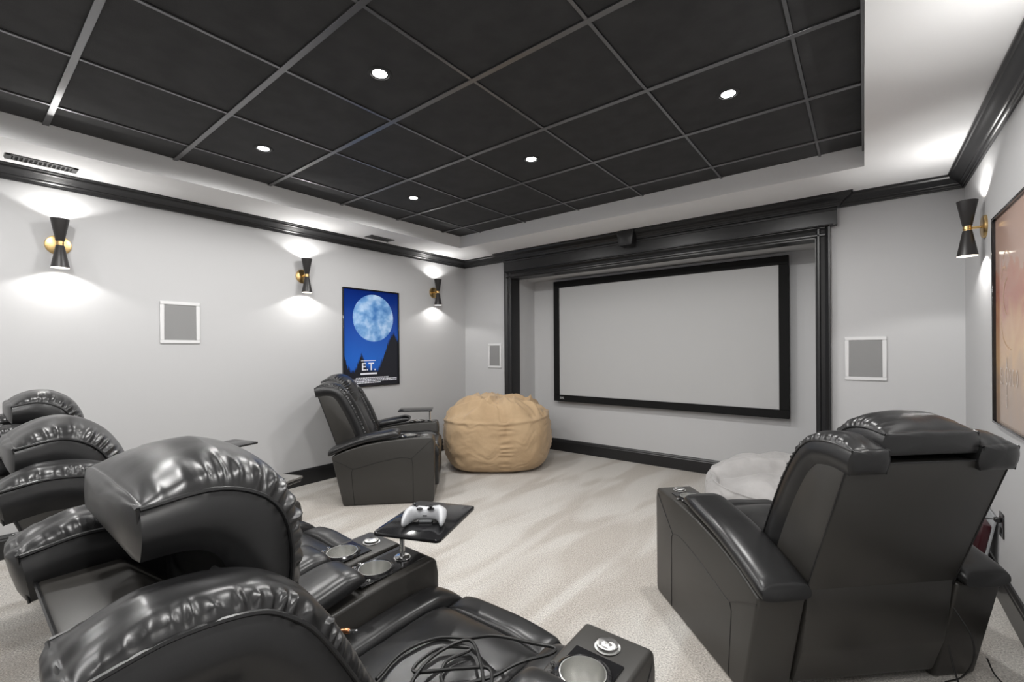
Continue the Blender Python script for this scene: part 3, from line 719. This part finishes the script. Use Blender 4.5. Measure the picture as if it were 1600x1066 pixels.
# behind the right recliner
t = thing('power_adapter', 'black power adapter brick on the carpet behind the right recliner', 'power adapter', (3.44, 1.62, 0), math.radians(20))
MB().box((-.075, -.035, .001), (.075, .035, .040), .006, 2).build('case', PLASTIC, t)
tag(curve_tube([(3.52, 1.86, .33), (3.56, 1.83, .26), (3.565, 1.83, .18), (3.54, 1.85, .10), (3.50, 1.88, .045)], .0028).build('cable', RUBBER), 'thin power cord arching from the right recliner\'s back down to the adapter', 'cord')
tag(curve_tube([(3.50, 1.80, .22), (3.52, 1.78, .12), (3.56, 1.76, .03), (3.60, 1.74, .004), (3.62, 1.68, .004), (3.63, 1.5, .004)], .0028).build('cable', RUBBER), 'black cord running along the carpet right behind the adapter brick', 'cord')
tag(curve_tube([(3.640, 2.12, .06), (3.66, 2.10, .012), (3.70, 2.03, .004), (3.76, 1.93, .004), (3.785, 1.80, .004), (3.79, 1.6, .004)], .0028).build('cable', RUBBER), 'black cord on the carpet between the right recliner and the right wall', 'cord')
t = thing('wall_outlet', 'black wall outlet plate low on the right wall', 'outlet', (XR, 2.885, .37))
MB().box((-.006, -.040, -.060), (0, .040, .060), .002, 1).build('cover_plate', PLASTIC, t)
MB().box((-.030, -.014, .012), (-.006, .014, .034), .004, 1).build('plug', RUBBER, t)
MB().box((-.0075, -.014, -.040), (-.006, .014, -.012), .001, 1).build('socket', VELVET, t)
tag(MB().tube(spline([(3.780, 2.885, .393), (3.74, 2.90, .38), (3.70, 2.93, .30), (3.68, 2.95, .15), (3.66, 2.95, .02)], 40), .003).build('outlet_cord', RUBBER), 'short black cord plugged into the low outlet on the right wall', 'cord')
t = thing('slim_case', 'slim dark red and grey case leaning on the right wall, glimpsed behind the right recliner', 'case', (3.715, 3.06, 0))
Mg = Matrix.Rotation(math.radians(10), 4, 'Y')
MB().box((-.02, -.10, .004), (.012, .13, .34), .006, 2, M=Mg).build('case_body', RED, t)
MB().box((.012, -.10, .004), (.024, .13, .39), .004, 2, M=Mg).build('case_back', GREYPL, t)

# ------------------------------------------------------------------ bean bags
def beanbag(name, label, loc, rz, a, b_, h, mt, seed, fold, box=.30, crease=None, slope=0):
    vs = []; fs = []; NT, NP = 300, 190
    def ridge(p): return 1-(noise.noise(p)**2+.006)**.5*2.1
    def sm(t): t = max(0, min(1, t)); return t*t*(3-2*t)
    for j in range(NP+1):
        p = -PI/2+PI*j/NP; cp_, sp_ = math.cos(p), math.sin(p)
        rr = max(0, cp_)**(box if sp_ < 0 else box*1.15); zz = math.copysign(abs(sp_)**(.74 if sp_ > 0 else .9), sp_)
        for k in range(NT):
            th = 2*PI*k/NT; c, s = math.cos(th), math.sin(th)
            ex = 1/((abs(c)**2.6+abs(s)**2.6)**(1/2.6))
            rad = rr*(1+.045*noise.noise(Vector((c*1.3, s*1.3, seed))))*(1-.05*sm((zz-.1)/.9)+.02*sm(-zz))
            x, y = rad*c*ex*a, rad*s*ex*b_
            z = h/2*(1+zz)
            rimz = .70+.05*math.sin(th+seed)+.03*math.sin(2*th+1)
            top = sm((z/h-rimz)/.10)
            q = Vector((x, y, 0)); wv = Vector((noise.noise(q*3+Vector((seed, 0, 0))), noise.noise(q*3+Vector((0, seed, 5))), 0))*.16
            w_ = q+wv; d1 = Vector((w_.x*5.5, w_.y*2.0+seed, .3)); d2 = Vector((w_.x*2.6+w_.y*7+seed, w_.y*3, 1.7)); d3 = Vector((w_.x*16, w_.y*6, seed))
            f_ = .55*max(-.2, ridge(d1))**1.0+.35*max(-.2, ridge(d2))+.10*ridge(d3)-.62
            z += fold*top*f_*sm((1-rr*.55)*2)
            if crease:      # a slumped front below a raised back roll
                yc = crease[0]+.05*math.sin(x*5+1); z -= crease[1]*top*(1-sm((y-yc)/.08)); z -= .035*top*math.exp(-((y-yc)/.022)**2)
            z += slope*y*top
            edge = math.exp(-((z/h-rimz-.01)/.028)**2)*(1-top*.5)
            side = 1-top
            n3 = Vector((c*2.0, s*2.0, z*2.5+seed))
            d = .020*noise.noise(n3)+.010*noise.noise(Vector((c*3, s*3, z*9+seed)))+.006*ridge(Vector((c*2.2, s*2.2, z*16+2*noise.noise(n3*2))))
            pin = math.exp(-(((th-PI*.02) % (PI/2)-.10)/.11)**2)
            d -= .012*pin*(.5+.5*math.sin(z*120+4*noise.noise(Vector((z*8, c, s)))))
            x += c*(d*side+.014*edge); y += s*(d*side+.014*edge)
            vs.append((x, y, max(.002, z)))
    for j in range(NP):
        for k in range(NT): fs.append((j*NT+k, j*NT+(k+1) % NT, (j+1)*NT+(k+1) % NT, (j+1)*NT+k))
    o = MB().add(vs, fs).build(name, mt, None, angle=180); o.location = loc; o.rotation_euler = (0, 0, rz)
    return tag(o, label, 'bean bag')
beanbag('bean_bag', 'large tan suede bean bag with puckered top in the left front corner', (.150, 3.350, 0), math.radians(38), .575, .455, .745, SUEDE, 2, .15, box=.26)
beanbag('bean_bag', 'low pale grey suede bean bag partly hidden by the right recliner', (2.93, 3.30, 0), math.radians(12), .62, .50, .44, GREYSUEDE, 5, .05, box=.44, crease=(.02, .07), slope=.10)
